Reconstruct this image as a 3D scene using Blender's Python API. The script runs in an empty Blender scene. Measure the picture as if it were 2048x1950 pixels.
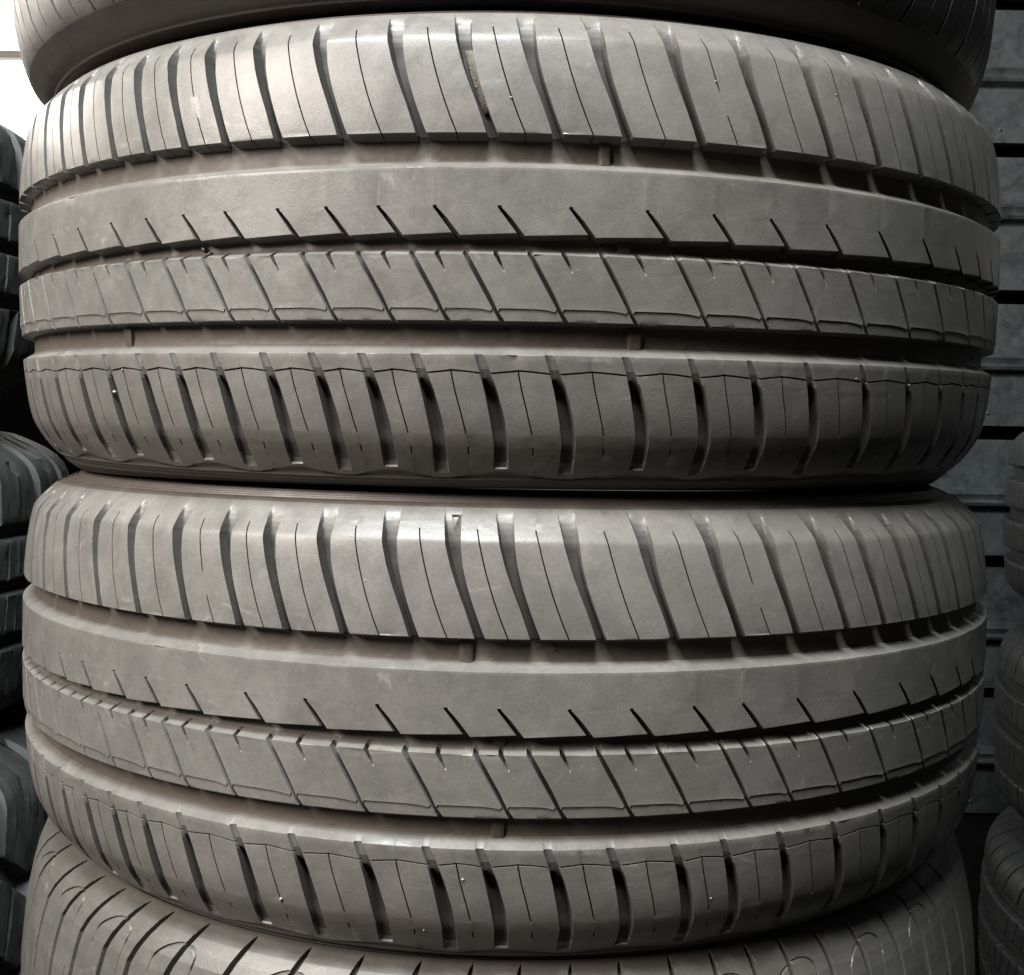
import bpy, math, random
import numpy as np
from mathutils import Matrix, Vector
random.seed(7); rng = np.random.default_rng(11)
SC = bpy.context.scene
COL = SC.collection
R_ = math.radians

# ---------------------------------------------------------------- camera
CAM_H = 0.70
AX = [Vector((0.999852, 0.001081, 0.017163)), Vector((0.0, 0.998022, -0.062866)), Vector((-0.017197, 0.062857, 0.997874))]
F_PX = 2148.8
cd = bpy.data.cameras.new('camera'); cam = bpy.data.objects.new('camera', cd); COL.objects.link(cam)
cd.sensor_fit = 'HORIZONTAL'; cd.sensor_width = 36.0; cd.lens = F_PX / 2048 * 36.0
cd.clip_start = 0.02; cd.clip_end = 60
m = Matrix.Identity(4)
for i in range(3):
    m[i][0] = AX[0][i]; m[i][1] = AX[2][i]; m[i][2] = -AX[1][i]
m[2][3] = CAM_H
cam.matrix_world = m
SC.camera = cam

def at(px, py, d):
    """world point seen at photo pixel (2048 wide) at depth d metres"""
    v = AX[0] * ((px - 1024) / F_PX * d) + AX[1] * d - AX[2] * ((py - 975) / F_PX * d)
    return Vector((v.x, v.y, v.z + CAM_H))

# ---------------------------------------------------------------- world and lamps
w = bpy.data.worlds.new('World'); SC.world = w; w.use_nodes = True
bg = w.node_tree.nodes['Background']; bg.inputs[0].default_value = (0.9, 0.95, 1.0, 1); bg.inputs[1].default_value = 0.032
SC.view_settings.view_transform = 'Standard'; SC.view_settings.look = 'None'
SC.view_settings.exposure = 0.0; SC.view_settings.gamma = 1.0
SC.view_settings.use_curve_mapping = False

def area(name, loc, target, sx, sy, power, col):
    l = bpy.data.lights.new(name, 'AREA'); l.shape = 'RECTANGLE'; l.size = sx; l.size_y = sy
    l.energy = power; l.color = col
    o = bpy.data.objects.new(name, l); COL.objects.link(o); o.location = loc
    o.rotation_euler = (Vector(target) - Vector(loc)).to_track_quat('-Z', 'Y').to_euler()
    return o
area('doorway_light', (-1.45, -0.45, 1.75), (-0.2, 0.6, 0.70), 1.0, 0.85, 86, (1.0, 0.90, 0.83))
area('ceiling_light', (-0.32, -0.12, 2.15), (-0.1, 0.55, 0.7), 0.9, 0.4, 84, (0.94, 0.985, 1.0))
area('window_light', (-2.6, 2.0, 1.7), (-0.3, 0.8, 0.9), 1.2, 1.2, 60, (1.0, 0.93, 0.84))

# ---------------------------------------------------------------- helpers
def tag(o, label=None, cat=None, group=None, kind=None):
    if label: o['label'] = label
    if cat: o['category'] = cat
    if group: o['group'] = group
    if kind: o['kind'] = kind
    return o

def empty(name, mat):
    o = bpy.data.objects.new(name, None); COL.objects.link(o); o.empty_display_size = 0.05
    o.matrix_world = mat; return o

def mesh_obj(name, V, Q, mat, parent=None, smooth=True, angle=32):
    me = bpy.data.meshes.new(name)
    V = np.asarray(V, float); Q = np.asarray(Q, np.int32)
    n = Q.shape[1]
    me.vertices.add(len(V)); me.vertices.foreach_set('co', V.ravel())
    me.loops.add(Q.size); me.loops.foreach_set('vertex_index', Q.ravel())
    me.polygons.add(len(Q)); me.polygons.foreach_set('loop_start', np.arange(0, Q.size, n, dtype=np.int32))
    me.update(calc_edges=True); me.validate()
    if smooth:
        me.shade_smooth()
        me.set_sharp_from_angle(angle=R_(angle))
    me.materials.append(mat)
    o = bpy.data.objects.new(name, me); COL.objects.link(o)
    if parent is not None: o.parent = parent
    return o

def grid_faces(nr, nc, wrap, flip=False):
    i = np.arange(nr - 1)[:, None]; j = np.arange(nc if wrap else nc - 1)[None, :]
    a = i * nc + j; b = i * nc + (j + 1) % nc; c = (i + 1) * nc + (j + 1) % nc; d = (i + 1) * nc + j
    q = np.stack([a, b, c, d], -1).reshape(-1, 4)
    return q[:, ::-1] if flip else q

def cyl(TH, RR, HH):
    """TH degrees, metres -> xyz in a tyre's frame, theta 0 facing -y"""
    t = np.radians(TH)
    return np.stack([RR * np.sin(t), -RR * np.cos(t), HH], -1).reshape(-1, 3)

def surf(name, TH, RR, HH, mat, parent, wrap=True, angle=32, deep=None, mat2=None):
    """rows run from high h to low h"""
    V = cyl(TH, RR / 1000, HH / 1000)
    o = mesh_obj(name, V, grid_faces(TH.shape[0], TH.shape[1], wrap, flip=True), mat, parent, angle=angle)
    if deep is not None:                      # faces inside cuts and grooves: unworn rubber, groove shade painted in as darker tone
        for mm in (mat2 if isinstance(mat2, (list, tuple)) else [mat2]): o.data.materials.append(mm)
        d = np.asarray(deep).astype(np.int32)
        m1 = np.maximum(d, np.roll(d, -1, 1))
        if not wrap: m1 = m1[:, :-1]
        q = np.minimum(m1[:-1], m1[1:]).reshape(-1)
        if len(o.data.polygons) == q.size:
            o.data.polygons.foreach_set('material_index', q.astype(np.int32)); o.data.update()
    return o

def revolve(name, rh, mat, parent, n=360, jag=None, angle=32):
    rh = np.array(rh, float)
    th = np.linspace(-180, 180, n, endpoint=False)[None, :].repeat(len(rh), 0)
    r = rh[:, 0:1].repeat(n, 1); h = rh[:, 1:2].repeat(n, 1)
    if jag is not None: r, h = jag(th, r, h)
    return surf(name, th, r, h, mat, parent, True, angle)

def bm_box(name, size, loc, mat, parent=None, bevel=0.0, rot=(0, 0, 0)):
    import bmesh
    bm = bmesh.new(); bmesh.ops.create_cube(bm, size=1.0)
    for v in bm.verts: v.co = Vector((v.co.x * size[0], v.co.y * size[1], v.co.z * size[2]))
    if bevel: bmesh.ops.bevel(bm, geom=bm.edges[:], offset=bevel, segments=2, affect='EDGES', profile=0.5)
    me = bpy.data.meshes.new(name); bm.to_mesh(me); bm.free(); me.materials.append(mat)
    o = bpy.data.objects.new(name, me); COL.objects.link(o); o.location = loc; o.rotation_euler = rot
    if parent is not None: o.parent = parent
    return o

# ---------------------------------------------------------------- materials
def nt(name):
    m_ = bpy.data.materials.new(name); m_.use_nodes = True
    t = m_.node_tree; b = t.nodes['Principled BSDF']
    return m_, t, b

def noise(t, vec, scale, detail=4, rough=0.6, dist=0.0):
    n = t.nodes.new('ShaderNodeTexNoise'); n.inputs['Scale'].default_value = scale
    n.inputs['Detail'].default_value = detail; n.inputs['Roughness'].default_value = rough
    n.inputs['Distortion'].default_value = dist
    t.links.new(vec, n.inputs['Vector']); return n.outputs['Fac']

def ramp(t, fac, a, b, c0=(0, 0, 0, 1), c1=(1, 1, 1, 1)):
    r = t.nodes.new('ShaderNodeValToRGB'); r.color_ramp.elements[0].position = a; r.color_ramp.elements[1].position = b
    r.color_ramp.elements[0].color = c0; r.color_ramp.elements[1].color = c1
    t.links.new(fac, r.inputs[0]); return r.outputs[0]

def mix(t, fac, a, b):
    x = t.nodes.new('ShaderNodeMix'); x.data_type = 'RGBA'
    if isinstance(fac, (int, float)): x.inputs[0].default_value = fac
    else: t.links.new(fac, x.inputs[0])
    for s, v in ((x.inputs[6], a), (x.inputs[7], b)):
        if isinstance(v, tuple): s.default_value = v
        else: t.links.new(v, s)
    return x.outputs[2]

def mapping(t, scale, kind='Object'):
    c = t.nodes.new('ShaderNodeTexCoord'); mp = t.nodes.new('ShaderNodeMapping')
    mp.inputs['Scale'].default_value = scale
    t.links.new(c.outputs[kind], mp.inputs[0]); return mp.outputs[0]

def rubber(name, base, dust, amount=0.5, rough=0.5, streak=(1, 1, 1), bump=0.12, fine=1.0, spec=0.5, stain=None):
    m_, t, b = nt(name)
    v = mapping(t, (1, 1, 1)); vs = mapping(t, streak)
    big = ramp(t, noise(t, vs, 9, 6, 0.65, 0.6), 0.35, 0.72)
    mid = ramp(t, noise(t, vs, 55, 6, 0.7, 0.3), 0.38, 0.75)
    sm = noise(t, v, 900 * fine, 3, 0.7)
    c = mix(t, 0.0, base, dust)
    f1 = t.nodes.new('ShaderNodeMath'); f1.operation = 'MULTIPLY_ADD'
    f1.inputs[1].default_value = amount * 0.30; f1.inputs[2].default_value = amount * 0.44
    t.links.new(big, f1.inputs[0])
    f2 = t.nodes.new('ShaderNodeMath'); f2.operation = 'MULTIPLY_ADD'; f2.use_clamp = True
    f2.inputs[1].default_value = amount * 0.28
    t.links.new(mid, f2.inputs[0]); t.links.new(f1.outputs[0], f2.inputs[2])
    c = mix(t, f2.outputs[0], base, dust)
    gr = t.nodes.new('ShaderNodeMapRange'); gr.inputs[1].default_value = .3; gr.inputs[2].default_value = .7; gr.inputs[3].default_value = .92; gr.inputs[4].default_value = 1.08
    t.links.new(noise(t, v, 620, 2, .8), gr.inputs[0])
    gv = t.nodes.new('ShaderNodeMix'); gv.data_type = 'RGBA'; gv.blend_type = 'MULTIPLY'; gv.inputs[0].default_value = 1.0
    t.links.new(c, gv.inputs[6]); t.links.new(gr.outputs[0], gv.inputs[7]); c = gv.outputs[2]
    bw = ramp(t, noise(t, v, 17, 6, .7, 1.0), .54, .72)
    kb = t.nodes.new('ShaderNodeMath'); kb.operation = 'MULTIPLY'; kb.inputs[1].default_value = .20
    t.links.new(bw, kb.inputs[0]); c = mix(t, kb.outputs[0], c, (base[0] * 1.25, base[1] * 1.15, base[2] * 1.05, 1))
    # specks of pale dust and scuffs
    sp = ramp(t, noise(t, v, 330, 3, 0.75), 0.70, 0.78)
    k = t.nodes.new('ShaderNodeMath'); k.operation = 'MULTIPLY'; k.inputs[1].default_value = 0.30
    t.links.new(sp, k.inputs[0])
    c = mix(t, k.outputs[0], c, tuple(min(1, x * 2.1) for x in dust[:3]) + (1,))
    sc = ramp(t, noise(t, mapping(t, (1, 1, 2.4)), 26, 7, 0.72, 1.2), 0.61, 0.72)
    k2 = t.nodes.new('ShaderNodeMath'); k2.operation = 'MULTIPLY'; k2.inputs[1].default_value = 0.42 * amount
    t.links.new(sc, k2.inputs[0])
    c = mix(t, k2.outputs[0], c, tuple(min(1, x * 1.8) for x in dust[:3]) + (1,))
    if stain:
        st = ramp(t, noise(t, v, 14, 5, 0.65, 0.8), 0.52, 0.70)
        k3 = t.nodes.new('ShaderNodeMath'); k3.operation = 'MULTIPLY'; k3.inputs[1].default_value = 0.6
        t.links.new(st, k3.inputs[0]); c = mix(t, k3.outputs[0], c, stain)
    t.links.new(c, b.inputs['Base Color'])
    rr = t.nodes.new('ShaderNodeMapRange'); rr.inputs[3].default_value = rough - 0.07; rr.inputs[4].default_value = rough + 0.10
    t.links.new(mid, rr.inputs[0]); t.links.new(rr.outputs[0], b.inputs['Roughness'])
    b.inputs['Specular IOR Level'].default_value = spec
    bp = t.nodes.new('ShaderNodeBump'); bp.inputs['Strength'].default_value = 1.0; bp.inputs['Distance'].default_value = 0.0006 * bump
    t.links.new(sm, bp.inputs['Height'])
    bp2 = t.nodes.new('ShaderNodeBump'); bp2.inputs['Strength'].default_value = 1.0; bp2.inputs['Distance'].default_value = 0.0005 * bump
    t.links.new(noise(t, v, 130, 5, 0.7), bp2.inputs['Height']); t.links.new(bp.outputs[0], bp2.inputs['Normal'])
    t.links.new(bp2.outputs[0], b.inputs['Normal'])
    return m_

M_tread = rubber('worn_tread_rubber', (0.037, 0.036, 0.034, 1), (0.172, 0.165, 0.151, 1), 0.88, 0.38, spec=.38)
M_groove_shade = rubber('unworn_shaded_groove_rubber', (0.024, 0.022, 0.020, 1), (0.088, 0.079, 0.069, 1), 0.60, 0.62, spec=.25)  # darker than the tread: unworn rubber plus shade painted into the cuts
M_shade_steps = [rubber('groove_shade_step_rubber', tuple(a + (b - a) * k for a, b in zip((.034, .034, .033), (.024, .022, .020))) + (1,), tuple(a + (b - a) * k for a, b in zip((.160, .156, .147), (.088, .079, .069))) + (1,), 0.88 - .28 * k, 0.42 + .2 * k, spec=.34 - .09 * k) for k in (.25, .5, .75)] + [M_groove_shade]  # in-between tones, grading the painted groove shade towards the shallow ends
M_shoulder = rubber('worn_shoulder_rubber', (0.037, 0.036, 0.034, 1), (0.172, 0.164, 0.150, 1), 0.88, 0.38, spec=.34)
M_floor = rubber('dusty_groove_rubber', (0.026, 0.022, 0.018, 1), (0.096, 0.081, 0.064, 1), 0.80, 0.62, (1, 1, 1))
M_side = rubber('dusty_sidewall_rubber', (0.034, 0.030, 0.027, 1), (0.135, 0.118, 0.103, 1), 0.65, 0.50)
M_top = rubber('dry_rubber', (0.030, 0.027, 0.026, 1), (0.120, 0.110, 0.100, 1), 0.45, 0.50)
M_low = rubber('smooth_shoulder_rubber', (0.036, 0.035, 0.033, 1), (0.135, 0.130, 0.118, 1), 0.75, 0.38, spec=.38, stain=(0.065, 0.064, 0.045, 1))
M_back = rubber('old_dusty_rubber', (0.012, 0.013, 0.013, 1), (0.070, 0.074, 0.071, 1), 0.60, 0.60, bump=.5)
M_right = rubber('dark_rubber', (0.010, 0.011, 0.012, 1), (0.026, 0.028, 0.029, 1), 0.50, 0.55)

def plain(name, col, rough=0.6, metal=0.0, emit=None, es=1.0):
    m_, t, b = nt(name)
    v = mapping(t, (1, 1, 1))
    c = mix(t, ramp(t, noise(t, v, 30, 5), 0.3, 0.7), tuple(x * 0.8 for x in col[:3]) + (1,), col)
    t.links.new(c, b.inputs['Base Color'])
    b.inputs['Roughness'].default_value = rough; b.inputs['Metallic'].default_value = metal
    if emit: b.inputs['Emission Color'].default_value = emit; b.inputs['Emission Strength'].default_value = es
    return m_
M_stone = plain('pale_grit', (0.28, 0.27, 0.25, 1), 0.7)
M_peg = plain('black_grit', (0.012, 0.011, 0.010, 1), 0.5)
M_concrete = plain('dark_concrete', (0.008, 0.008, 0.008, 1), 1.0)
M_concrete.node_tree.nodes['Principled BSDF'].inputs['Specular IOR Level'].default_value = 0.0
M_wood = plain('pallet_wood', (0.25, 0.19, 0.12, 1), 0.7)
M_glass = plain('daylit_glass', (0.8, 0.8, 0.8, 1), 0.5, 0, (1.0, 0.985, 0.96, 1), 2.6)
M_bar = plain('beige_window_bar', (0.30, 0.27, 0.22, 1), 0.6)
M_dark = plain('dark_gap', (0.0015, 0.0015, 0.0015, 1), 1.0)
M_dark.node_tree.nodes['Principled BSDF'].inputs['Specular IOR Level'].default_value = 0.0

def metal():
    m_, t, b = nt('galvanised_steel')
    v = mapping(t, (1, 1, 1))
    a = ramp(t, noise(t, v, 22, 8, 0.75, 0.4), 0.36, 0.70)
    vo = t.nodes.new('ShaderNodeTexVoronoi'); vo.inputs['Scale'].default_value = 70; t.links.new(v, vo.inputs['Vector'])
    c = mix(t, a, (0.035, 0.042, 0.042, 1), (0.15, 0.17, 0.17, 1))
    c = mix(t, 0.10, c, ramp(t, vo.outputs['Color'], 0.2, 0.9, (0.05, 0.06, 0.06, 1), (0.30, 0.32, 0.32, 1)))
    rs = t.nodes.new('ShaderNodeMath'); rs.operation = 'MULTIPLY'; rs.inputs[1].default_value = .55
    t.links.new(ramp(t, noise(t, mapping(t, (1, 1, .22)), 30, 6, .7, .5), .60, .74), rs.inputs[0])
    c = mix(t, rs.outputs[0], c, (0.045, 0.038, 0.028, 1))
    bp = t.nodes.new('ShaderNodeBump'); bp.inputs['Distance'].default_value = .004; t.links.new(noise(t, v, 11, 3, .5), bp.inputs['Height']); t.links.new(bp.outputs[0], b.inputs['Normal'])
    t.links.new(c, b.inputs['Base Color']); b.inputs['Metallic'].default_value = 0.6
    rr = t.nodes.new('ShaderNodeMapRange'); rr.inputs[3].default_value = 0.55; rr.inputs[4].default_value = 0.35
    t.links.new(a, rr.inputs[0]); t.links.new(rr.outputs[0], b.inputs['Roughness'])
    return m_
M_metal = metal()

# ================================================================ the two matching tyres
def extend(th, even=True, target=5.3):
    th = list(th); rem = 360 - (th[-1] - th[0]); n = round(rem / target)
    if even and (len(th) - 1 + n) % 2: n += 1
    return np.array(th + [th[-1] + rem * i / n for i in range(1, n)])

# tread outline: height above the tyre's middle -> radius, millimetres
TOPH = [30, 48, 60, 72, 79, 81.5, 83.5, 86, 89.5, 93, 95.5]
TOPR = [315.9, 315, 313.8, 311.9, 310.4, 309.6, 308.3, 306.2, 303.0, 299.4, 296.4]
BOTH = [-30, -50, -62, -72, -79, -84, -87, -89.5, -92, -95, -99.5]
BOTR = [315.9, 314.8, 313.8, 312.7, 311.5, 310.2, 309.1, 307.9, 306.5, 304.6, 301.4]
PH = np.array(BOTH[::-1] + [0] + TOPH, float); PR = np.array(BOTR[::-1] + [316.3] + TOPR, float)
def prof(h): return np.interp(h, PH, PR)
DEPTH = 6.9

# lateral offset (degrees) of a groove's two edges with height
O1H = [39.7, 45.3, 53.7, 62, 70.7, 80, 90, 96]
O1L = [0, -.33, -.89, -1.50, -2.08, -2.56, -2.88, -3.0]
O1R = [0, -.44, -1.02, -1.54, -1.98, -2.22, -2.33, -2.35]
O4H = [-99, -87.5, -77, -65.5, -57.7, -50.4]
O4L = [1.52, 1.58, 1.25, .80, .43, 0]
O4R = [2.05, 2.03, 1.73, 1.12, .60, 0]
SPH = [41, 47, 56.3, 66.5, 75, 86]; SPO = [0, -.47, -1.12, -1.72, -2.15, -2.62]
S4H = [-93, -89.3, -83, -75, -66, -56.6]; S4O = [1.41, 1.38, 1.22, .86, .42, 0]

def levels(d): return (d > 1.6).astype(int) + (d > 2.9) + (d > 4.2) + (d > 5.5)  # cut depth picks how much painted shade a face gets

def chips(RR, H, edges, p=.014):
    near = np.zeros(H.shape, bool)
    for e in edges: near |= np.abs(H - e) < .75
    return RR - near * (rng.random(H.shape) < p) * rng.uniform(.15, .6, H.shape)

def columns(cent, wd, sipe, nblk=3, edge=0.055):
    """one set of columns per pitch: centres in degrees, wd groove width, sipe fraction or None"""
    n = len(cent); cols = []
    for k in range(n):
        c = cent[k]; nx = cent[(k + 1) % n] + (360 if k == n - 1 else 0); P = nx - c; hw = wd / 2
        L, Rr = c - hw, c + hw
        for x, g in ((L, 0), (L + edge, .82), (L + edge * 2.2, 1), (c, 1), (Rr - edge * 2.2, 1), (Rr - edge, .82), (Rr, 0)):
            cols.append((x, g, 0, (x - L) / (2 * hw), 0.0, k))
        a, b = Rr, nx - hw
        def blk(x): cols.append((x, 0, 0, 1 - (x - a) / (b - a), (x - a) / (b - a), k))
        if sipe is None:
            for i in range(1, nblk + 2): blk(a + (b - a) * i / (nblk + 2))
        else:
            s = c + P * sipe
            blk(a + 0.12)
            for i in (1, 2): blk(a + (s - a) * i / 3)
            for dx, d in ((-.06, 0), (-.032, 1), (.032, 1), (.06, 0)):
                cols.append((s + dx, 0, d, 1 - (s - a) / (b - a), (s - a) / (b - a), k))
            for i in (1, 2): blk(s + (b - s) * i / 3)
            blk(b - 0.12)
    return np.array(cols)

def jit(n, amp, sm=1): return rng.normal(0, amp, n)

def rib1(cent, special, par):
    C = columns(cent, 0.88, 0.49)
    th, g, s, q, f, k = C.T
    h = np.array([95.5, 94, 92.5, 91, 90.2, 89.5, 88.7, 88, 87.4, 86.8, 85.8, 85.1, 84.5, 83.5, 82.5, 81.5, 80.5, 79, 76, 72, 68, 64, 62.8, 58, 53.2, 52, 48, 45, 43, 41.6, 41.1, 40.8, 40.3, 38.8], float)
    wall = np.zeros(len(h)); wall[-3:] = [0.25, 2.4, DEPTH + .3]
    wall[-3] = 0.35
    gd = np.interp(h, [76, 83, 88, 91.5, 94], [6.4, 5.0, 2.4, .8, 0])
    sd = np.where((h < 86.5) & (h > 20), 3.2, 0.0); sd[h > 84] *= .7
    H = h[:, None].repeat(len(th), 1)
    oL = np.interp(h, O1H, O1L)[:, None]; oR = np.interp(h, O1H, O1R)[:, None]
    # widen the groove towards its open top through the edge offsets
    TH = th[None] + oL * (1 - q[None]) + oR * q[None]
    isS = (s > 0) | np.roll(s > 0, 1) | np.roll(s > 0, -1)
    so = np.interp(h, SPH, SPO)[:, None]
    TH[:, isS] = th[isS][None] + so
    gap = np.isin(k, list(special))[None] & ((H < 63) & (H > 53))
    sdep = s[None] * sd[:, None] * (~gap)
    dep = np.maximum(np.maximum(g[None] * gd[:, None], sdep), wall[:, None])
    ragged = (g[None] > .5) * rng.normal(0, .22, H.shape)
    TH = TH + ((g[None] > 0) & (g[None] < 1)) * rng.normal(0, .012, H.shape)
    RR = np.interp(H, PH, PR) - dep + ragged * (g[None] < 1)
    RR += (wall[:, None] == 0) * (g[None] == 0) * rng.normal(0, .035, H.shape)
    RR = chips(RR, H, [41.1])
    surf('shoulder_rib', TH, RR, H, M_shoulder, par, deep=levels(np.maximum(g[None] * gd[:, None], sdep * 2)), mat2=M_shade_steps)

def rib2(notch, par):
    nP = len(notch); cols = []
    for k in range(nP):
        c = notch[k]; nx = notch[(k + 1) % nP] + (360 if k == nP - 1 else 0); hw = .32
        for x, g in ((c - hw, 0), (c - hw + .05, .8), (c - .17, 1), (c + .17, 1), (c + hw - .05, .8), (c + hw, 0)):
            cols.append((x, g, (x - c) / hw, 0.0 if x < c else 0.0, k))
        a, b = c + hw, nx - hw
        for i in range(1, 6): cols.append((a + (b - a) * i / 6, 0, 9, i / 6, k))
    th, g, e, f, k = np.array(cols).T
    f = np.where((e < 9) & (e < 0), 1.0, f)          # left side of a notch belongs to the block before it
    f = np.where((e < 9) & (e >= 0), 0.0, f)
    h = np.array([30.9, 29.0, 27.05, 26.85, 26.6, 25.4, 22, 18, 14, 11.4, 10.6, 9.8, 8.6, 6, 3, 1, .3, 0, -.35, -1.1], float)
    wall = np.zeros(len(h)); wall[:3] = [DEPTH + .3, 3.7, .42]; wall[3] = .06
    wall[-3:] = [.35, 3.2, DEPTH + .3]
    saw = (-1.2 + 1.1 * f)[None] * np.interp(h, [0.3, 6], [1, 0])[:, None]
    H = h[:, None] + saw + 0 * th[None]
    slant = np.interp(h, [-1, 10.6, 30], [0, -1.82, -1.82])[:, None]
    wdt = np.interp(h, [0, 10.6], [1.0, .50])[:, None]
    TH = th[None] + slant * np.interp(h, [10.6, 16], [1, 1])[:, None]
    near = (e < 9)[None]
    TH = np.where(near, TH - (1 - wdt) * .32 * np.where(e < 9, e, 0)[None], TH)
    gd = np.interp(h, [9.6, 10.9], [4.2, 0])
    dep = np.maximum(g[None] * gd[:, None], wall[:, None])
    RR = np.interp(H, PH, PR) - dep
    RR += (wall[:, None] == 0) * (g[None] == 0) * rng.normal(0, .03, H.shape)
    RR = chips(RR, H, [26.8, -.6])
    surf('centre_rib', TH, RR, H, M_tread, par, deep=(g[None] * gd[:, None] > 1.5), mat2=M_groove_shade)

def rib3(cent, par):
    nP = len(cent); cols = []
    for k in range(nP):
        c = cent[k]; nx = cent[(k + 1) % nP] + (360 if k == nP - 1 else 0); P = nx - c; hw = .23
        for x, g in ((c - hw, 0), (c - hw + .05, .85), (c - .1, 1), (c + .1, 1), (c + hw - .05, .85), (c + hw, 0)):
            cols.append((x, g, 0, 9, 0 if x < c else 1, k))
        a, b = c + hw, nx - hw; s = c + P * .468
        cols.append((a + .1, 0, 0, 9, 0, k))
        for i in (1, 2): cols.append((a + (s - .2 - a) * i / 3, 0, 0, 9, i / 6, k))
        for x, d in ((-.19, 0), (-.13, .8), (-.05, 1), (.05, 1), (.13, .8), (.19, 0)): cols.append((s + x, 0, d, x / .19, .5, k))
        for i in (1, 2): cols.append((s + .2 + (b - s - .2) * i / 3, 0, 0, 9, .5 + i / 6, k))
        cols.append((b - .1, 0, 0, 9, 1, k))
    th, g, d, e, f, k = np.array(cols).T
    h = np.array([-5.6, -7.0, -8.4, -8.6, -8.85, -10.5, -12.5, -14.2, -15.0, -15.8, -18, -21, -25, -28, -30.2, -30.9, -31.5, -33, -35, -36, -36.5, -36.8, -37.6], float)
    wall = np.zeros(len(h)); wall[:3] = [DEPTH + .3, 3.6, .4]; wall[-3:] = [.4, 3.5, DEPTH + .3]
    step = np.interp(h, [-31.5, -31.2, -30.9, -30.2], [.38, .30, -.08, 0])
    H = h[:, None] + 0 * th[None]
    H = H + (.45 * (.5 - f))[None] * np.interp(h, [-14, -8.6], [0, 1])[:, None]
    arc = -(np.clip(f - .55, 0, 1) ** 2 * 6)[None] * np.interp(h, [-36, -33, -31, -28, -25], [0, .6, 1, .5, 0])[:, None]
    H = H + arc
    sl = np.interp(-h, [8.6, 36.8], [0, 2.9])[:, None]
    TH = th[None] + sl
    near = (e < 9)[None]; ww = np.interp(h, [-15, -8.6], [.35, 1.05])[:, None]
    TH = np.where(near, th[None] + np.interp(-h, [8.6, 15.1], [0, .62])[:, None] * 1.0 + sl * 0 - (1 - ww) * .19 * np.where(e < 9, e, 0)[None], TH)
    TH = np.where(near & (H < -17), th[None] + sl, TH)
    nd = np.interp(h, [-15.6, -14.2, -12.5], [0, 1.6, 4.0])
    dep = np.maximum(np.maximum(g[None] * 4.0, d[None] * nd[:, None]), wall[:, None])
    RR = np.interp(H, PH, PR) - dep - step[:, None] * (g[None] == 0)
    RR += (wall[:, None] == 0) * (g[None] == 0) * (d[None] == 0) * rng.normal(0, .03, H.shape)
    RR = chips(RR, H, [-8.6, -36.5])
    surf('centre_rib', TH, RR, H, M_tread, par, deep=(np.maximum(g[None] * 0, d[None] * nd[:, None]) > 2.2), mat2=M_groove_shade)

def rib4(cent, odd, par):
    C = columns(cent, 0.70, 0.55)
    th, g, s, q, f, k = C.T
    is_odd = ((k - odd) % 2 == 0)
    h = np.array([-45.6, -47.9, -50.0, -50.2, -50.45, -53, -56.2, -57.55, -57.9, -58.1, -58.45, -60, -61.4, -62.6, -63.8, -65, -66.5, -70, -74, -78, -81, -83.6, -84.2, -86, -88, -89.4, -89.7, -91, -92.4, -92.8, -94.5, -96.2, -97.4, -98.3, -99.1, -100.3, -100.45, -101.6], float)
    wall = np.zeros(len(h)); wall[:3] = [DEPTH + .3, 3.6, .35]; wall[3] = .08
    ledge = np.zeros(len(h)); ledge[-2:] = [1.3, 1.2]; ledge[-3] = 0
    H = h[:, None] + 0 * th[None]
    # zigzag sipe just under the rib's upper edge
    fb = np.where(g > 0, 0, np.clip(f, 0, 1))
    zig = (1.25 * (1 - np.abs(2 * fb - 1.05)))
    inG = (C[:, 3] >= 0) & (g > 0)
    zig = np.where(inG, 0, zig)
    H = H + zig[None] * np.interp(h, [-63.6, -58.5, -57.5, -53], [0, 1, 1, 0])[:, None]
    # zigzag lower limit of the shoulder blocks, period two pitches
    ph = np.where(is_odd, fb, 1 - fb); ph = np.where(g > 0, np.where(is_odd, 0., 1.), ph)
    H = H - (3.1 * ph)[None] * np.interp(h, [-100.3, -96.2], [1, 0])[:, None]
    oL = np.interp(h, O4H, O4L)[:, None]; oR = np.interp(h, O4H, O4R)[:, None]
    TH = th[None] + oL * (1 - q[None]) + oR * q[None]
    isS = (s > 0) | np.roll(s > 0, 1) | np.roll(s > 0, -1)
    TH[:, isS] = th[isS][None] + np.interp(h, S4H, S4O)[:, None]
    gd = np.interp(h, [-99.0, -98.2, -94.5, -88, -82, -66, -61.8, -50], [0, 1.2, 2.0, 2.8, 4.4, 5.8, 1.7, 1.2])
    gdv = gd[:, None] + 0 * q[None]
    gdv = np.where((H < -60.2) & (H > -66.5), np.interp(-H + 2.4 * (1 - q[None]), [61.5, 66.2], [1.7, 5.6]), gdv)
    sd = np.where(((h <= -58) & (h > -84)) | ((h <= -89.5) & (h > -92.6)), 3.0, 0.0)
    zz = np.where(np.abs(h + 58.0) < .15, 1.6, 0.0)
    gdv = np.where(H > -51, np.interp(H, [-51, -49], [1.3, .9]), gdv)
    dep = g[None] * gdv
    dep = np.maximum(dep, s[None] * sd[:, None]); dep = np.maximum(dep, zz[:, None] * (g[None] == 0))
    dep = np.maximum(dep, wall[:, None]); dep = dep + ledge[:, None]
    HB = H; Rr = np.interp(HB, np.r_[-112, -104.5, PH], np.r_[290, 297, PR])
    RR = Rr - dep
    RR += (wall[:, None] == 0) * (g[None] == 0) * rng.normal(0, .03, H.shape)
    RR = chips(RR, H, [-50.2])
    surf('shoulder_rib', TH, RR, H, M_shoulder, par, deep=(np.maximum(np.maximum(g[None] * gdv, s[None] * sd[:, None]), zz[:, None] * (g[None] == 0)) > 1.45), mat2=M_groove_shade)

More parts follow.
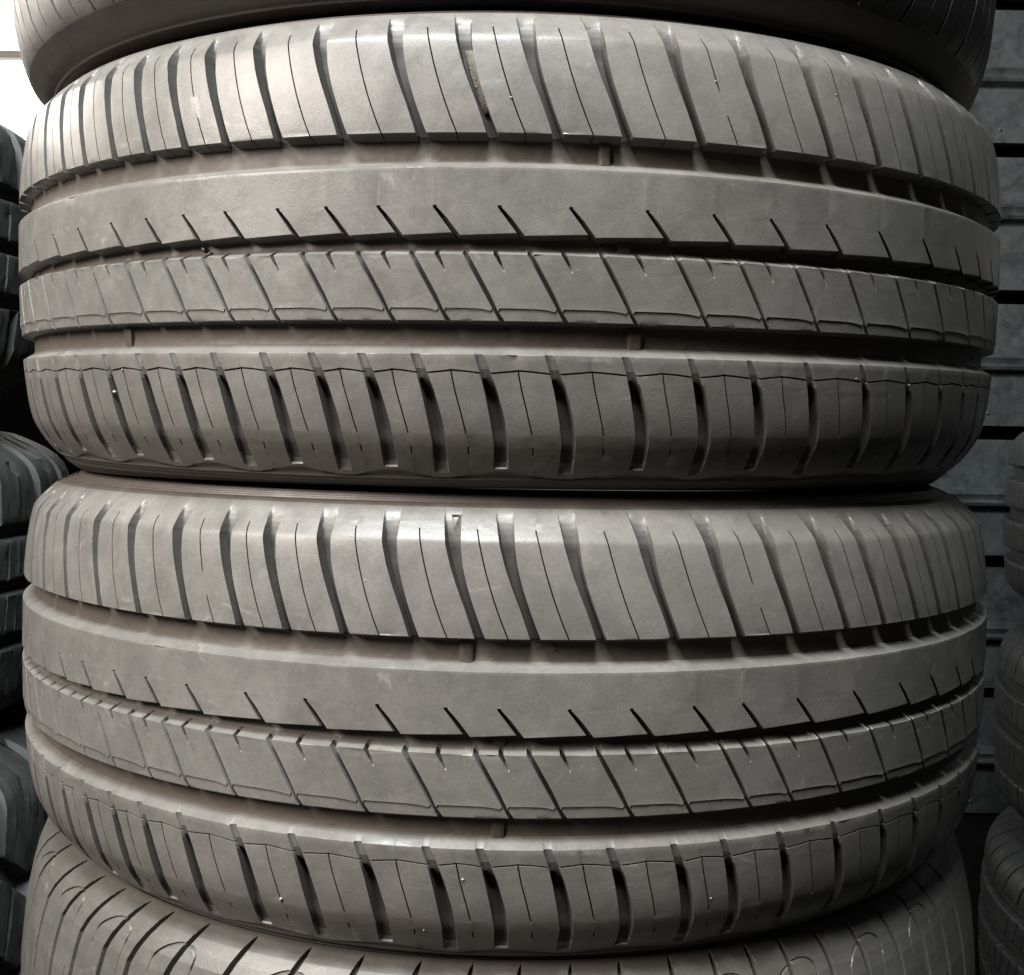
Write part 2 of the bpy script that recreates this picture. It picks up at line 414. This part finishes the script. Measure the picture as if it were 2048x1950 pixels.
def main_tyre(name, C, A, e1, s, g1, g2, g3, g4, special, odd, bars, sag=0.0):
    A = Vector(A).normalized(); e1 = Vector(e1); e1 = (e1 - e1.dot(A) * A).normalized(); e2 = A.cross(e1)
    m = Matrix.Identity(4)
    for i in range(3):
        m[i][0] = e2[i] * s; m[i][1] = -e1[i] * s; m[i][2] = A[i] * s; m[i][3] = C[i]
    m[2][3] += CAM_H
    t = empty(name, m)
    c1, c2, c3, c4 = [extend(x) for x in (g1, g2, g3, g4)]
    rib1(c1, special, t); rib2(c2, t); rib3(c3, t); rib4(c4, odd, t)
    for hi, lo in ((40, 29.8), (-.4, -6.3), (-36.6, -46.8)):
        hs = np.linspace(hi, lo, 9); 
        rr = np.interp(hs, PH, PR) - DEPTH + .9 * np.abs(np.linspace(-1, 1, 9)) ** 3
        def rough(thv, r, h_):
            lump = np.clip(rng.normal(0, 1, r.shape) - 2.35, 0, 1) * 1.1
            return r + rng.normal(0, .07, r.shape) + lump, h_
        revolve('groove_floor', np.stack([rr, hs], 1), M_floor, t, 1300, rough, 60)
    # sidewalls: upper one with moulded rings and a serrated rim line, lower one the same way
    up_ = [(297.4, 94.2), (297.0, 94.3), (296.7, 93.7), (296.4, 93.7), (296.1, 95.0), (295.6, 95.3), (292.6, 96.9), (291.6, 97.3), (291.3, 96.9), (290.9, 96.9), (290.5, 98.0), (289.9, 98.1), (289.6, 97.6), (289.2, 97.6), (288.8, 98.8), (288.2, 98.9), (287.9, 98.3), (287.4, 98.3),
           (286.9, 99.7), (286.4, 99.7), (286.0, 99.0), (284.6, 99.6), (284.2, 100.6), (283.2, 100.9), (281.4, 101.3), (280, 100.6), (278, 101.9), (270, 102.8), (258, 102.2), (246, 98.5), (234, 94), (224, 90), (217, 86), (214, 80), (214, 72), (222, 66),
           (240, 62), (262, 60), (285, 58), (296, 50), (300, 20), (301, 0)]
    def jagU(th, r, h):
        z = ((np.arange(th.shape[1]) % 2) * 1.0)[None] * ((r < 281.9) & (r > 280.5) & (h > 100))
        return r, h + .5 * z
    revolve('sidewall', up_[::-1][::-1], M_side, t, 1080, jagU)
    lo_ = [(301.2, -97.5), (299.0, -100.3), (297.6, -102.4), (296.9, -104.0), (296.9, -104.4), (295.9, -105.2), (295.2, -105.3), (294.6, -106.2), (293.6, -106.7), (293.0, -106.6),
           (292.3, -107.6), (290.5, -108.2), (289.9, -107.9), (288.6, -108.6), (284, -109.2), (276, -109.8), (266, -109.6), (252, -107), (240, -102), (228, -96), (217, -88), (214, -80), (214, -72), (222, -66), (240, -62), (262, -60), (285, -58), (296, -50), (300, -20), (301, 0)]
    def jagL(th, r, h):
        # the flexible sidewall sags onto the tyre below, most at the far side
        k = np.interp(r, [225, 250, 268, 284, 294], [0, .8, 1, .8, 0]) * (h < -95)
        return r, h - sag * k * (1 - np.cos(np.radians(th))) / 2
    revolve('sidewall', lo_, M_side, t, 720, jagL)
    # tread wear bars: low rubber steps lying across the groove floors
    for (a, b, hi, lo) in bars:
        n = 9; ths = np.linspace(a, b, n); ed = np.array([0, .85, 1, 1, 1, 1, 1, .85, 0])
        hs = np.linspace(hi, lo, 7)
        TH = ths[None].repeat(7, 0); HH = hs[:, None].repeat(n, 1)
        RR = np.interp(HH, PH, PR) - DEPTH - .15 + 1.9 * ed[None] * np.ones((7, 1)) + rng.normal(0, .06, HH.shape)
        o = surf('wear_bar', TH, RR, HH, M_floor, t, False)
    return t

U1b = [-48.78, -44.47, -40.38, -35.78, -31.45, -27.17, -23.0, -18.17, -12.77, -6.56, -1.18, 3.78, 9.14, 15.12, 21.21, 27.26, 32.79, 38.61, 44.27, 49.7]
U2b = [-57.18, -51.03, -45.31, -39.95, -34.55, -29.85, -25.55, -21.27, -16.41, -12.27, -8.04, -3.68, 1.23, 6.63, 12.55, 18.01, 23.08, 28.61, 34.67, 40.95, 46.86, 52.35]
U3t = [-55.88, -50.41, -44.99, -39.55, -34.47, -29.66, -25.29, -21.11, -16.11, -11.48, -7.24, -3.12, 1.79, 7.29, 13.24, 18.58, 23.72, 29.24, 35.23, 41.28, 47.45, 53.24]
U4t = [-54.03, -48.86, -43.2, -38.13, -33.31, -29.0, -24.57, -19.75, -15.42, -11.25, -6.97, -2.03, 3.38, 9.39, 14.76, 19.94, 25.46, 31.72, 37.81, 43.65, 49.27]
L1b = [-51.0, -44.85, -38.63, -32.93, -26.98, -21.68, -17.32, -12.37, -6.79, -1.65, 2.66, 7.81, 13.84, 19.58, 25.03, 30.62, 35.44, 40.55, 44.88, 49.6]
L2b = [-49.81, -44.66, -39.71, -34.51, -30.13, -25.3, -19.28, -13.87, -7.86, -2.45, 1.7, 7.15, 12.06, 17.27, 21.64, 26.94, 33.25, 39.51, 44.86, 50.68, 55.7]
L3t = [-54.36, -49.03, -44.02, -39.17, -34.19, -29.87, -24.92, -18.94, -13.31, -7.44, -1.88, 2.28, 7.75, 12.69, 18.09, 22.24, 27.64, 33.71, 39.87, 45.43, 50.88]
L4t = [-52.2, -47.3, -42.16, -37.44, -33.08, -28.21, -22.4, -16.94, -11.2, -5.7, -1.45, 3.86, 8.85, 14.14, 18.49, 23.85, 29.73, 35.84, 41.12, 46.57]

ty_u = main_tyre('car_tyre', (-0.00385, 0.76824, 0.08302), (-0.00052, -0.01802, 0.99984), (0, -1, 0), 1.0, U1b, U2b, U3t, U4t, {5, 13}, 11,
    [(7.0, 8.05, 39.6, 30), (9.7, 11.0, -37, -46.8), (-36.2, -35.2, -37, -46.8), (8.6, 9.9, -.8, -6.2)], 27.0)
tag(ty_u, 'worn grey car tyre, second from the top of the near stack, largest in view', 'tyre', 'tyres of the near stack')
ty_l = main_tyre('car_tyre', (-0.00314, 0.77074, -0.14061), (0.00149, 0.01781, 0.99984), (0, -1, 0), 1.0069, L1b, L2b, L3t, L4t, {4, 13}, 10,
    [(-3.5, -2.15, 39.6, 30), (-.7, .55, -.8, -6.2), (-.65, .55, -37, -46.8)])
tag(ty_l, 'worn grey car tyre with a tiny triangle mark, third from the top of near stack', 'tyre', 'tyres of the near stack')

def tri_mark(par):
    """raised outline of a small downward triangle on the shoulder"""
    pts = [(-4.42, 92.5), (-3.72, 92.5), (-4.09, 88.4)]
    V = []; Q = []
    hp = np.interp
    for i in range(3):
        a = np.array(pts[i]); b = np.array(pts[(i + 1) % 3])
        d = np.array([(b[0] - a[0]) * 5.4, b[1] - a[1]]); L = np.linalg.norm(d); d /= L; nrm = np.array([-d[1], d[0]]) * .22
        base = len(V)
        for sgn, up in ((-1, -.2), (-1, .42), (1, .42), (1, -.2)):
            for P in (a, b):
                th = P[0] + nrm[0] * sgn / 5.4; h = P[1] + nrm[1] * sgn
                V.append(cyl(np.array([th]), np.array([(prof(h) + up) / 1000]), np.array([h / 1000]))[0])
        for j in range(3): Q.append((base + 2 * j, base + 2 * j + 1, base + 2 * j + 3, base + 2 * j + 2))
    mesh_obj('triangle_mark', V, Q, M_shoulder, par, smooth=False)
tri_mark(ty_l)

M_mud = rubber('dried_mud', (0.055, 0.048, 0.038, 1), (0.150, 0.130, 0.098, 1), 0.9, 0.8, bump=1.2)
def mud(par):
    n = 14; hs = np.linspace(77, 50, 26); u = np.linspace(0, 1, n)
    oL = np.interp(hs, O1H, O1L); oR = np.interp(hs, O1H, O1R); c = -1.18
    L = c - .44 + oL; Rr = c + .44 + oR
    TH = (L + (Rr - L) * .42)[:, None] + ((Rr - L) * .56)[:, None] * u[None]
    edge = np.sin(np.pi * np.linspace(0, 1, 26))[:, None] ** .4 * (1 - u[None] * 0)
    H = hs[:, None] + 0 * u[None]
    RR = prof(H) - 5.25 + (.9 + 2.6 * u[None] ** 2.2) * edge + rng.normal(0, .22, H.shape)
    surf('dried_mud', TH, RR, H, M_mud, par, False, 60)
mud(ty_u)

def stone(ty, th, h, size, label, mat=None, off=0.0):
    V = []; Q = []
    n = 7
    for i in range(5):
        z = -1 + 2 * i / 4; r = math.sqrt(max(0.02, 1 - z * z))
        for j in range(n):
            a = 2 * math.pi * j / n; k = .68 * size * (.6 + .7 * random.random())
            V.append((r * math.cos(a) * k, r * math.sin(a) * k * 1.5, z * k))
    Q = grid_faces(5, n, True)
    o = mesh_obj('grit_stone', V, Q, mat or M_stone, None, smooth=False)
    rr = (float(prof(h)) + off) / 1000; t = R_(th)
    o.matrix_world = ty.matrix_world @ Matrix.Translation((rr * math.sin(t), -rr * math.cos(t), h / 1000)) @ Matrix.Rotation(random.random() * 6, 4, 'Z')
    tag(o, label, 'grit', 'bits of grit stuck in the tread')
bpy.context.view_layer.update()
stone(ty_u, .13, 55.5, .0008, 'white grit in the sipe right of the muddy groove, second tyre from top')
stone(ty_u, 16.25, 67.4, .0006, 'tiny white grit in the short broken sipe at upper right')
stone(ty_u, 27.84, 69.4, .0006, 'tiny white grit in a long shoulder sipe near the upper right end')
stone(ty_u, -35.5, -57.8, .0009, 'white grit in the zigzag line at the left of the upper big tyre')
stone(ty_u, 31.1, -56.6, .0007, 'white grit on the zigzag line at the right of the upper big tyre')
stone(ty_u, -37.3, -68.4, .0012, 'pale pebble wedged in a left shoulder groove of the upper big tyre', None, -1.0)
stone(ty_l, -18.19, -81.6, .0011, 'white grit in a sipe near the lower left of the lower big tyre')
stone(ty_l, -2.77, -63.9, .0008, 'white grit in a sipe below the lowest wide groove, middle of lower tyre')
stone(ty_l, -5.96, -89.7, .0005, 'bright tiny speck of grit low on the lower big tyre')
stone(ty_l, 17.79, -77.1, .0007, 'white grit in a sipe at the lower right of the lower big tyre')
stone(ty_l, -10.96, 63.8, .0006, 'tiny grit in an upper shoulder sipe left of the triangle mark')
stone(ty_u, -25.6, -4.6, .0021, 'black plug of dirt standing in the thin middle groove, upper big tyre', M_peg, -3.5)

# ================================================================ top tyre and bottom tyre
def frame_obj(name, C, A):
    A = Vector(A).normalized(); e1 = Vector((0, -1, 0)); e1 = (e1 - e1.dot(A) * A).normalized(); e2 = A.cross(e1)
    m = Matrix.Identity(4)
    for i in range(3):
        m[i][0] = e2[i]; m[i][1] = -e1[i]; m[i][2] = A[i]; m[i][3] = C[i]
    m[2][3] += CAM_H
    return empty(name, m)

def bead(r0, h0, sgn):
    """sidewall from the shoulder inwards, over the bead and into the casing"""
    return [(258, sgn * (h0 - 1)), (246, sgn * (h0 - 6)), (232, sgn * (h0 - 12)), (218, sgn * (h0 - 20)), (214, sgn * (h0 - 28)), (216, sgn * (h0 - 36)), (240, sgn * (h0 - 42)), (285, sgn * (h0 - 50)), (295, sgn * 30), (297, 0)]

def top_tyre():
    t = frame_obj('car_tyre', (-0.00997, 0.76436, 0.29789), (-0.00052, -0.01802, 0.99984))
    tag(t, 'dark tyre with thin vertical sipes, topmost of the near stack', 'tyre', 'tyres of the near stack')
    ph = [-99, -96, -90, -85, -78, -70, -50, 0, 50, 70, 85, 96, 99]; pr = [302.6, 304.2, 306.4, 307.8, 309.3, 310.6, 312.2, 313.2, 312.2, 310.6, 307.8, 304.2, 302.6]
    cols = []; th = -182.6; k = 0
    while th < 177.0:
        P = 3.2 + rng.normal(0, .12); thick = k % 2 == 0
        hw = .23 if thick else .09; dd = 1.0 if thick else .8
        for x, g in ((-hw, 0), (-hw * .5, dd), (hw * .5, dd), (hw, 0)): cols.append((th + x, g, k, thick))
        cols.append((th + P * .35, 0, k, 0)); cols.append((th + P * .7, 0, k, 0))
        th += P; k += 1
    th, g, k, tk = np.array(cols).T
    h = np.array([88, 60, 40, 30, 24, 20.2, 20, 19.6, 14, 8, 7.6, 7.4, 0, -8, -14, -14.2, -14.4, -20, -26, -26.2, -26.4, -32, -40, -46, -52, -58, -64, -70, -76, -82, -87, -91, -94, -96.5, -98, -99], float)
    circ = np.zeros(len(h))
    circ[(h < 20.1) & (h > 7.5)] = 6; circ[(h < -14.1) & (h > -26.3)] = 6
    endk = -98 + rng.normal(0, 2, int(k.max()) + 2)
    H = h[:, None] + 0 * th[None]
    en = endk[k.astype(int)][None]
    dep = g[None] * 2.6 * (H > en) * (H < 60)
    drop = rng.random((len(h), len(th))) < .18
    dep = dep * np.where(drop & (tk[None] == 0), .2, 1)
    TH = th[None] + 1.6 * np.interp(h, [-99, -88, -70], [1, .35, 0])[:, None] * np.sign(-th)[None] * np.minimum(1, np.abs(th) / 40)[None] + rng.normal(0, .015, H.shape)
    RR = np.interp(H, ph, pr) - np.maximum(dep, circ[:, None]) + rng.normal(0, .05, H.shape)
    surf('tread', TH, RR, H, M_top, t)
    revolve('shoulder', [(302.9, -98.6), (302.0, -99.6), (300.4, -101.2), (298.4, -103.2), (296, -105.6), (293.6, -107.8), (291, -109.4), (289.6, -110.0)], M_top, t, 720)
    revolve('sidewall', [(290.2, -109.6), (289.4, -110.9), (288.6, -111.2), (287.4, -110.7), (283, -112.0), (276, -112.8), (268, -112.8)] + bead(268, 112.8, -1), M_top, t, 720)
    revolve('sidewall', ([(302.6, 99), (296, 106), (288, 111), (276, 113), (268, 112.8)] + bead(268, 112.8, 1)), M_top, t, 360)
    # wall between upper tread edge and shoulder
    return t

def bottom_tyre():
    t = frame_obj('car_tyre', (-0.00347, 0.76678, -0.36258), (0.00149, 0.01781, 0.99984))
    tag(t, 'smooth shouldered tyre with curved grooves and arched sipes at the foot of the photo', 'tyre', 'tyres of the near stack')
    BH = np.array([-109, -100, -95, -78, -45, -20, 0, 30, 45, 63, 78, 88, 95, 100, 105, 109, 111.6]); BR = np.array([299, 305.5, 308, 313, 318, 319.6, 320, 319.3, 318, 316, 313, 310.4, 307.6, 304.4, 300.0, 294.0, 287.5])
    tops = [-62, -56.5, -50.6, -45.36, -40.9, -36.37, -32.64, -27.85, -22.2, -16.56, -11.41, -6.21, -1.6, 2.6, 7.0, 11.35, 16.01, 20.06, 23.79, 27.49, 31.88, 36.23, 41.2, 46, 51, 56.5]
    arcs = [5, 7, 9, 11, 13, 15, 17, 19, 21, 3, 23, 1]
    n1 = 2900; th = np.linspace(-78, 62, n1); h = np.r_[np.arange(110.2, 56, -.30), np.arange(56, 20, -1.0)]
    TH, H = np.meshgrid(th, h)
    D = np.zeros_like(TH)
    for i, c in enumerate(tops):
        A = np.interp(c, [-45, -10, 40], [4.4, 2.4, -.7])
        cc = c - A * np.interp(H, [28, 60, 71, 86, 92, 100, 108, 113], [1.06, 1.03, 1.0, .92, .8, .58, .3, 0])
        d = np.abs(TH - cc) * 5.4
        hw = np.interp(H, [28, 60, 95, 104], [1.95, 1.9, 1.75, 1.6]) * np.sqrt(np.clip((109.8 - H) / 4.5, 0, 1))
        dep = 4.8 * np.clip((hw - d) / .95, 0, 1) * np.clip((110 - H) / 3, .25, 1) * np.clip((H - 27) / 3, 0, 1)
        D = np.maximum(D, dep)
        if i in arcs:
            c0 = c - A * .58 + np.interp(c, [-40, 38], [0, 1.5])
            PX = np.array([-3.75, -3.7, -3.3, -2.3, -1.0, .3, .96, 1.4, 1.43, 1.15, .94, .9]) * 5.4
            PY = np.array([85, 90, 94.9, 98.6, 101.2, 101.4, 100.4, 98.6, 95, 89, 80, 74])
            for _ in range(2):
                PX, PY = [np.r_[a_[0], np.stack([.75 * a_[:-1] + .25 * a_[1:], .25 * a_[:-1] + .75 * a_[1:]], 1).ravel(), a_[-1]] for a_ in (PX, PY)]
            j0 = np.searchsorted(th, c0 - 4.6); j1 = np.searchsorted(th, c0 + 2.4)
            if j1 - j0 > 4:
                X = (TH[:, j0:j1] - c0) * 5.4; Yh = H[:, j0:j1]; best = np.full(X.shape, 9.)
                for a in range(len(PX) - 1):
                    dx, dy = PX[a + 1] - PX[a], PY[a + 1] - PY[a]
                    u = np.clip(((X - PX[a]) * dx + (Yh - PY[a]) * dy) / (dx * dx + dy * dy), 0, 1)
                    dd = np.hypot(X - PX[a] - u * dx, Yh - PY[a] - u * dy) - (.24 if PY[a] > 93 else .02)
                    best = np.minimum(best, dd)
                D[:, j0:j1] = np.maximum(D[:, j0:j1], np.where(Yh > 92, 1.5, .6) * np.clip(1 - best / .3, 0, 1))
    # thin sipes low on the tread
    for i, c in enumerate(tops[:-1]):
        mid = (c + tops[i + 1]) / 2 - 3.4
        D = np.maximum(D, 1.2 * ((np.abs(TH - mid) * 5.4 < .3) & (H < 66) & (H > 34)))
    RR = np.interp(H, BH, BR) - D + rng.normal(0, .02, H.shape)
    surf('tread', TH, RR, H, M_low, t, False, angle=40)
    # the rest of the tread, out of sight behind and below
    thb = np.linspace(62, 282, 260); Tb, Hb = np.meshgrid(thb, h[::4]); surf('tread', Tb, np.interp(Hb, BH, BR), Hb, M_low, t, False)
    low = np.array([(319.5, 21), (319.7, 16), (312.5, 15), (312.8, 4), (320, 3), (319.7, -12), (312.5, -13), (312.2, -24), (319.2, -25), (318, -45), (313, -78), (308, -95), (305.5, -100), (299, -109)])
    revolve('tread', low, M_low, t, 360)
    def jag(thv, r, h):
        n = thv.shape[1]; z = (rng.random(n) < .5)[None] * ((r > 287.2) & (r < 288.9))
        return r, h + z * .6
    revolve('sidewall', [(289.6, 109.8), (289.0, 111.4), (288.6, 113.2), (287.7, 113.4), (287.1, 112.4), (286.0, 110.2), (280, 109.2), (274, 110.2), (264, 111.2)] + bead(264, 111, 1), M_side, t, 1440, jag)
    revolve('sidewall', [(299, -109), (290, -112), (276, -112.4), (264, -112)] + bead(264, 112, -1), M_low, t, 360)
    return t
top_tyre(); bottom_tyre()

# ================================================================ simpler tyres of the neighbouring stacks
def simple_tyre(loc, R, Wd, label, group, mat, style, tilt=(0, 0), rot=0.0, bead_r=.66):
    m = Matrix.Translation(loc) @ Matrix.Rotation(tilt[0], 4, 'X') @ Matrix.Rotation(tilt[1], 4, 'Y') @ Matrix.Rotation(rot, 4, 'Z')
    t = empty('stacked_tyre', m); tag(t, label, 'tyre', group)
    R *= 1000; hw = Wd * 500
    def pr(h):
        a = np.abs(h) / hw; return R * (1 - .018 * np.clip(a, 0, .72) ** 2 / .52) - hw * .42 * np.clip((a - .66) / .34, 0, 1) ** 2.3
    n = style['n']; cols = []
    for k in range(n):
        P = 360 / n; c = k * P
        lw = style.get('lw', 1.0)
        for x, g, s in ((-.045 * lw, 0, 0), (-.03 * lw, 1, 0), (.03 * lw, 1, 0), (.045 * lw, 0, 0), (.15, 0, 0), (.24, 0, 0), (.26, 0, 1), (.275, 0, 1), (.295, 0, 0), (.40, 0, 0), (.485, 0, 0), (.495, 0, 2), (.515, 0, 2), (.525, 0, 0), (.60, 0, 0), (.70, 0, 0), (.73, 0, 1), (.745, 0, 1), (.765, 0, 0), (.85, 0, 0)):
            cols.append((c + x * P, g, s, (x % 1.0)))
    th, g, s, f = np.array(cols).T
    edges = style['grooves']          # list of (centre, halfwidth) as fractions of half width
    hs = []
    for c, gw in edges:
        for d, e in ((gw + .012, 0), (gw, .1), (gw - .018, 1), (-gw + .018, 1), (-gw, .1), (-gw - .012, 0)): hs.append((c + d, e))
    lim = [1.0] + sorted([c for c, _ in edges], reverse=True) + [-1.0]
    base = [x for x in np.linspace(.97, -.97, 40) if all(abs(x - c) > gw + .02 for c, gw in edges)]
    for x in base: hs.append((x, 0))
    hs = np.array(sorted(hs, key=lambda a: -a[0])); u, e = hs.T
    U = u[:, None] + 0 * th[None]
    H = U * hw
    zz = style.get('zig', 0) * hw * np.abs(((th * n / 360 * style.get('zf', 1)) % 1) * 2 - 1)
    H = H + (zz - style.get('zig', 0) * hw * .5)[None] * np.interp(np.abs(u), [.55, .8], [1, 0])[:, None]
    dep = e[:, None] * style['gd'] + 0 * th[None]
    sh = np.abs(U) > style.get('sh', .6)
    dep = np.maximum(dep, g[None] * style['ld'] * (sh & (np.abs(U) < .95)))
    dep = np.maximum(dep, (s[None] == 1) * 2.0 * (~sh) * (np.abs(U * 7 % 1 - .5) < .38))
    slot = (s[None] == 2) | ((s[None] == 0) & (f[None] > .48) & (f[None] < .53))
    dep = np.maximum(dep, style.get('slot', 0) * slot * ((np.abs(np.abs(U) - .77) < .022) | (np.abs(np.abs(U) - .93) < .02)))
    TH = th[None] + style.get('slant', 0) * U * 3
    RR = pr(H) - dep + rng.normal(0, style.get('rough', .12), H.shape)
    surf('tread', TH, RR, H, mat, t, angle=38)
    r1 = float(pr(np.array([.97 * hw]))[0])
    for sg in (1, -1):
        revolve('sidewall', [(r1 + .5, sg * .965 * hw), (r1 - 5, sg * .985 * hw), (r1 - 14, sg * hw * .995), (r1 - 30, sg * hw), (r1 - .13 * R, sg * .99 * hw), (bead_r * R + 12, sg * .84 * hw), (bead_r * R, sg * .78 * hw), (bead_r * R, sg * .68 * hw), (bead_r * R + 25, sg * .6 * hw), (.92 * R, sg * .4 * hw), (.93 * R, 0)], mat, t, 240)
    return t

stL = {'n': 32, 'grooves': [(.36, .05), (.0, .045), (-.36, .05)], 'gd': 12, 'ld': 8.0, 'lw': 2.4, 'slot': 7.0, 'sh': .42, 'slant': .9, 'rough': .3}
stD = {'n': 30, 'grooves': [(.30, .065), (-.25, .065)], 'gd': 13, 'ld': 12, 'lw': 2.6, 'slot': 5, 'sh': .36, 'zig': .24, 'zf': 1, 'slant': 1.5, 'rough': .3}
gl = 'tyres of the dark stack behind on the left'
pa = at(-630, 500, 1.10); pc = at(-610, 1143, 1.10); pd_ = at(-612, 1752, 1.07)
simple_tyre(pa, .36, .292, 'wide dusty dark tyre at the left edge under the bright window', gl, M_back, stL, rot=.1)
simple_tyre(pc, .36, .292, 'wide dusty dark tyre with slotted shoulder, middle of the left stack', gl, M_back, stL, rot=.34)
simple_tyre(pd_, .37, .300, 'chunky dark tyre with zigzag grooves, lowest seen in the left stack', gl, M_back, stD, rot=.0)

stR = {'n': 60, 'grooves': [(.42, .075), (.0, .07), (-.42, .075)], 'gd': 8, 'ld': 2.0, 'slot': 0, 'sh': .5, 'slant': .5, 'rough': .12}
stR2 = {'n': 60, 'grooves': [(.5, .07), (.12, .08), (-.3, .075)], 'gd': 9, 'ld': 2.5, 'slot': 0, 'sh': .5, 'slant': 1.4, 'rough': .2}
gr = 'tyres of the dark stack on the right'
simple_tyre(at(2700, 632, 1.22), .32, .222, 'pale grey leaning tyre, corner of it at the right edge, highest in its stack', gr, M_top, stR, tilt=(0, .26))
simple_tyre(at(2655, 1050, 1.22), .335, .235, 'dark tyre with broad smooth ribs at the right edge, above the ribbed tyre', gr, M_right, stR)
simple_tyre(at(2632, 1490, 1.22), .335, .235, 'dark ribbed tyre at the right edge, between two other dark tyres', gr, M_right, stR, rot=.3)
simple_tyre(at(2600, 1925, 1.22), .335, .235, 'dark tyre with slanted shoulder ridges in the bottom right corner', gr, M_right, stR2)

# hidden tyre that carries the near stack
simple_tyre(Vector((-0.0035, 0.772, 0.118)), .315, .215, 'tyre on the floor at the foot of the near stack', 'tyres of the near stack', M_low, stR)

# ================================================================ setting
bm_box('floor', (12, 12, .1), (0, 2, -.05), M_concrete)['kind'] = 'structure'

def steel_wall():
    """galvanised steel wall: planks with a rounded ridge along the top and a dark slot below"""
    D = 1.9
    rt = bpy.data.objects.new('steel_wall', None); COL.objects.link(rt)
    tag(rt, 'mottled grey galvanised steel wall with horizontal ridges and dark slots behind the tyres', 'wall')
    k = D / F_PX
    x0, x1 = 0.45, 4.2
    ridges = [-100, 170, 433, 726, 996, 1265, 1520, 1790, 2050]
    slots = [-240, 28, 310, 596, 865, 1125, 1395, 1655, 1920]
    yw = at(1990, 975, D).y
    def zz(py):
        return at(2010, py, D).z
    for i in range(len(ridges)):
        zr = zz(ridges[i]); zt = zz(slots[i] + 15); zb = zz((slots + [2190])[i + 1] - 13)
        # profile (y offset towards camera negative, z)
        P = [(.030, zt), (0, zt), (0, zr + .016), (-.004, zr + .013), (-.016, zr + .011), (-.020, zr + .007), (-.016, zr + .002), (-.014, zr - .003), (-.021, zr - .008), (-.018, zr - .013), (-.004, zr - .015), (0, zr - .018), (0, zb), (.030, zb)]
        V = []; n = len(P)
        for x in (x0, x1):
            for (dy, z) in P: V.append((x, yw + dy, z))
        Q = [(j, j + 1, n + j + 1, n + j) for j in range(n - 1)]
        pk = mesh_obj('steel_plank', V, Q, M_metal, rt, smooth=True, angle=50)
        for sx in (at(1985, 0, D).x, at(2035, 0, D).x + .06, at(2035, 0, D).x + .42):
            o = revolve('screw', [(.2, 2.6), (2.2, 2.3), (3.4, 1.2), (3.6, -1)], M_metal, pk, 10)
            o.matrix_parent_inverse.identity(); o.location = (sx, yw - .0005, zb + .022); o.rotation_euler = (R_(90), 0, 0)
    bm_box('backing', (x1 - x0 + .1, .02, 2.9), ((x0 + x1) / 2, yw + .05, 1.15), M_dark, rt)
steel_wall()

def window():
    D = 3.2
    c = at(-150, 60, D)
    t = empty('window', Matrix.Translation(c)); tag(t, 'overexposed bright window with a pale horizontal bar above the left stack', 'window')
    bm_box('pane', (1.9, .01, 1.5), (0, .03, 0), M_glass, t)
    zb = at(10, 110, D).z - c.z
    bm_box('glazing_bar', (1.9, .03, .022), (0, 0, zb), M_bar, t, .003)
    for sx in (-.97, .97): bm_box('window_frame', (.05, .06, 1.6), (sx, 0, 0), M_bar, t, .004)
    for sz in (-.78, .78): bm_box('window_frame', (1.99, .06, .05), (0, 0, sz), M_bar, t, .004)
window()
wl = bm_box('back_wall', (9, .1, 3.2), (-.2, 3.45, 1.6), M_dark)
tag(wl, 'dark wall of the store room behind the tyre stacks', 'wall')
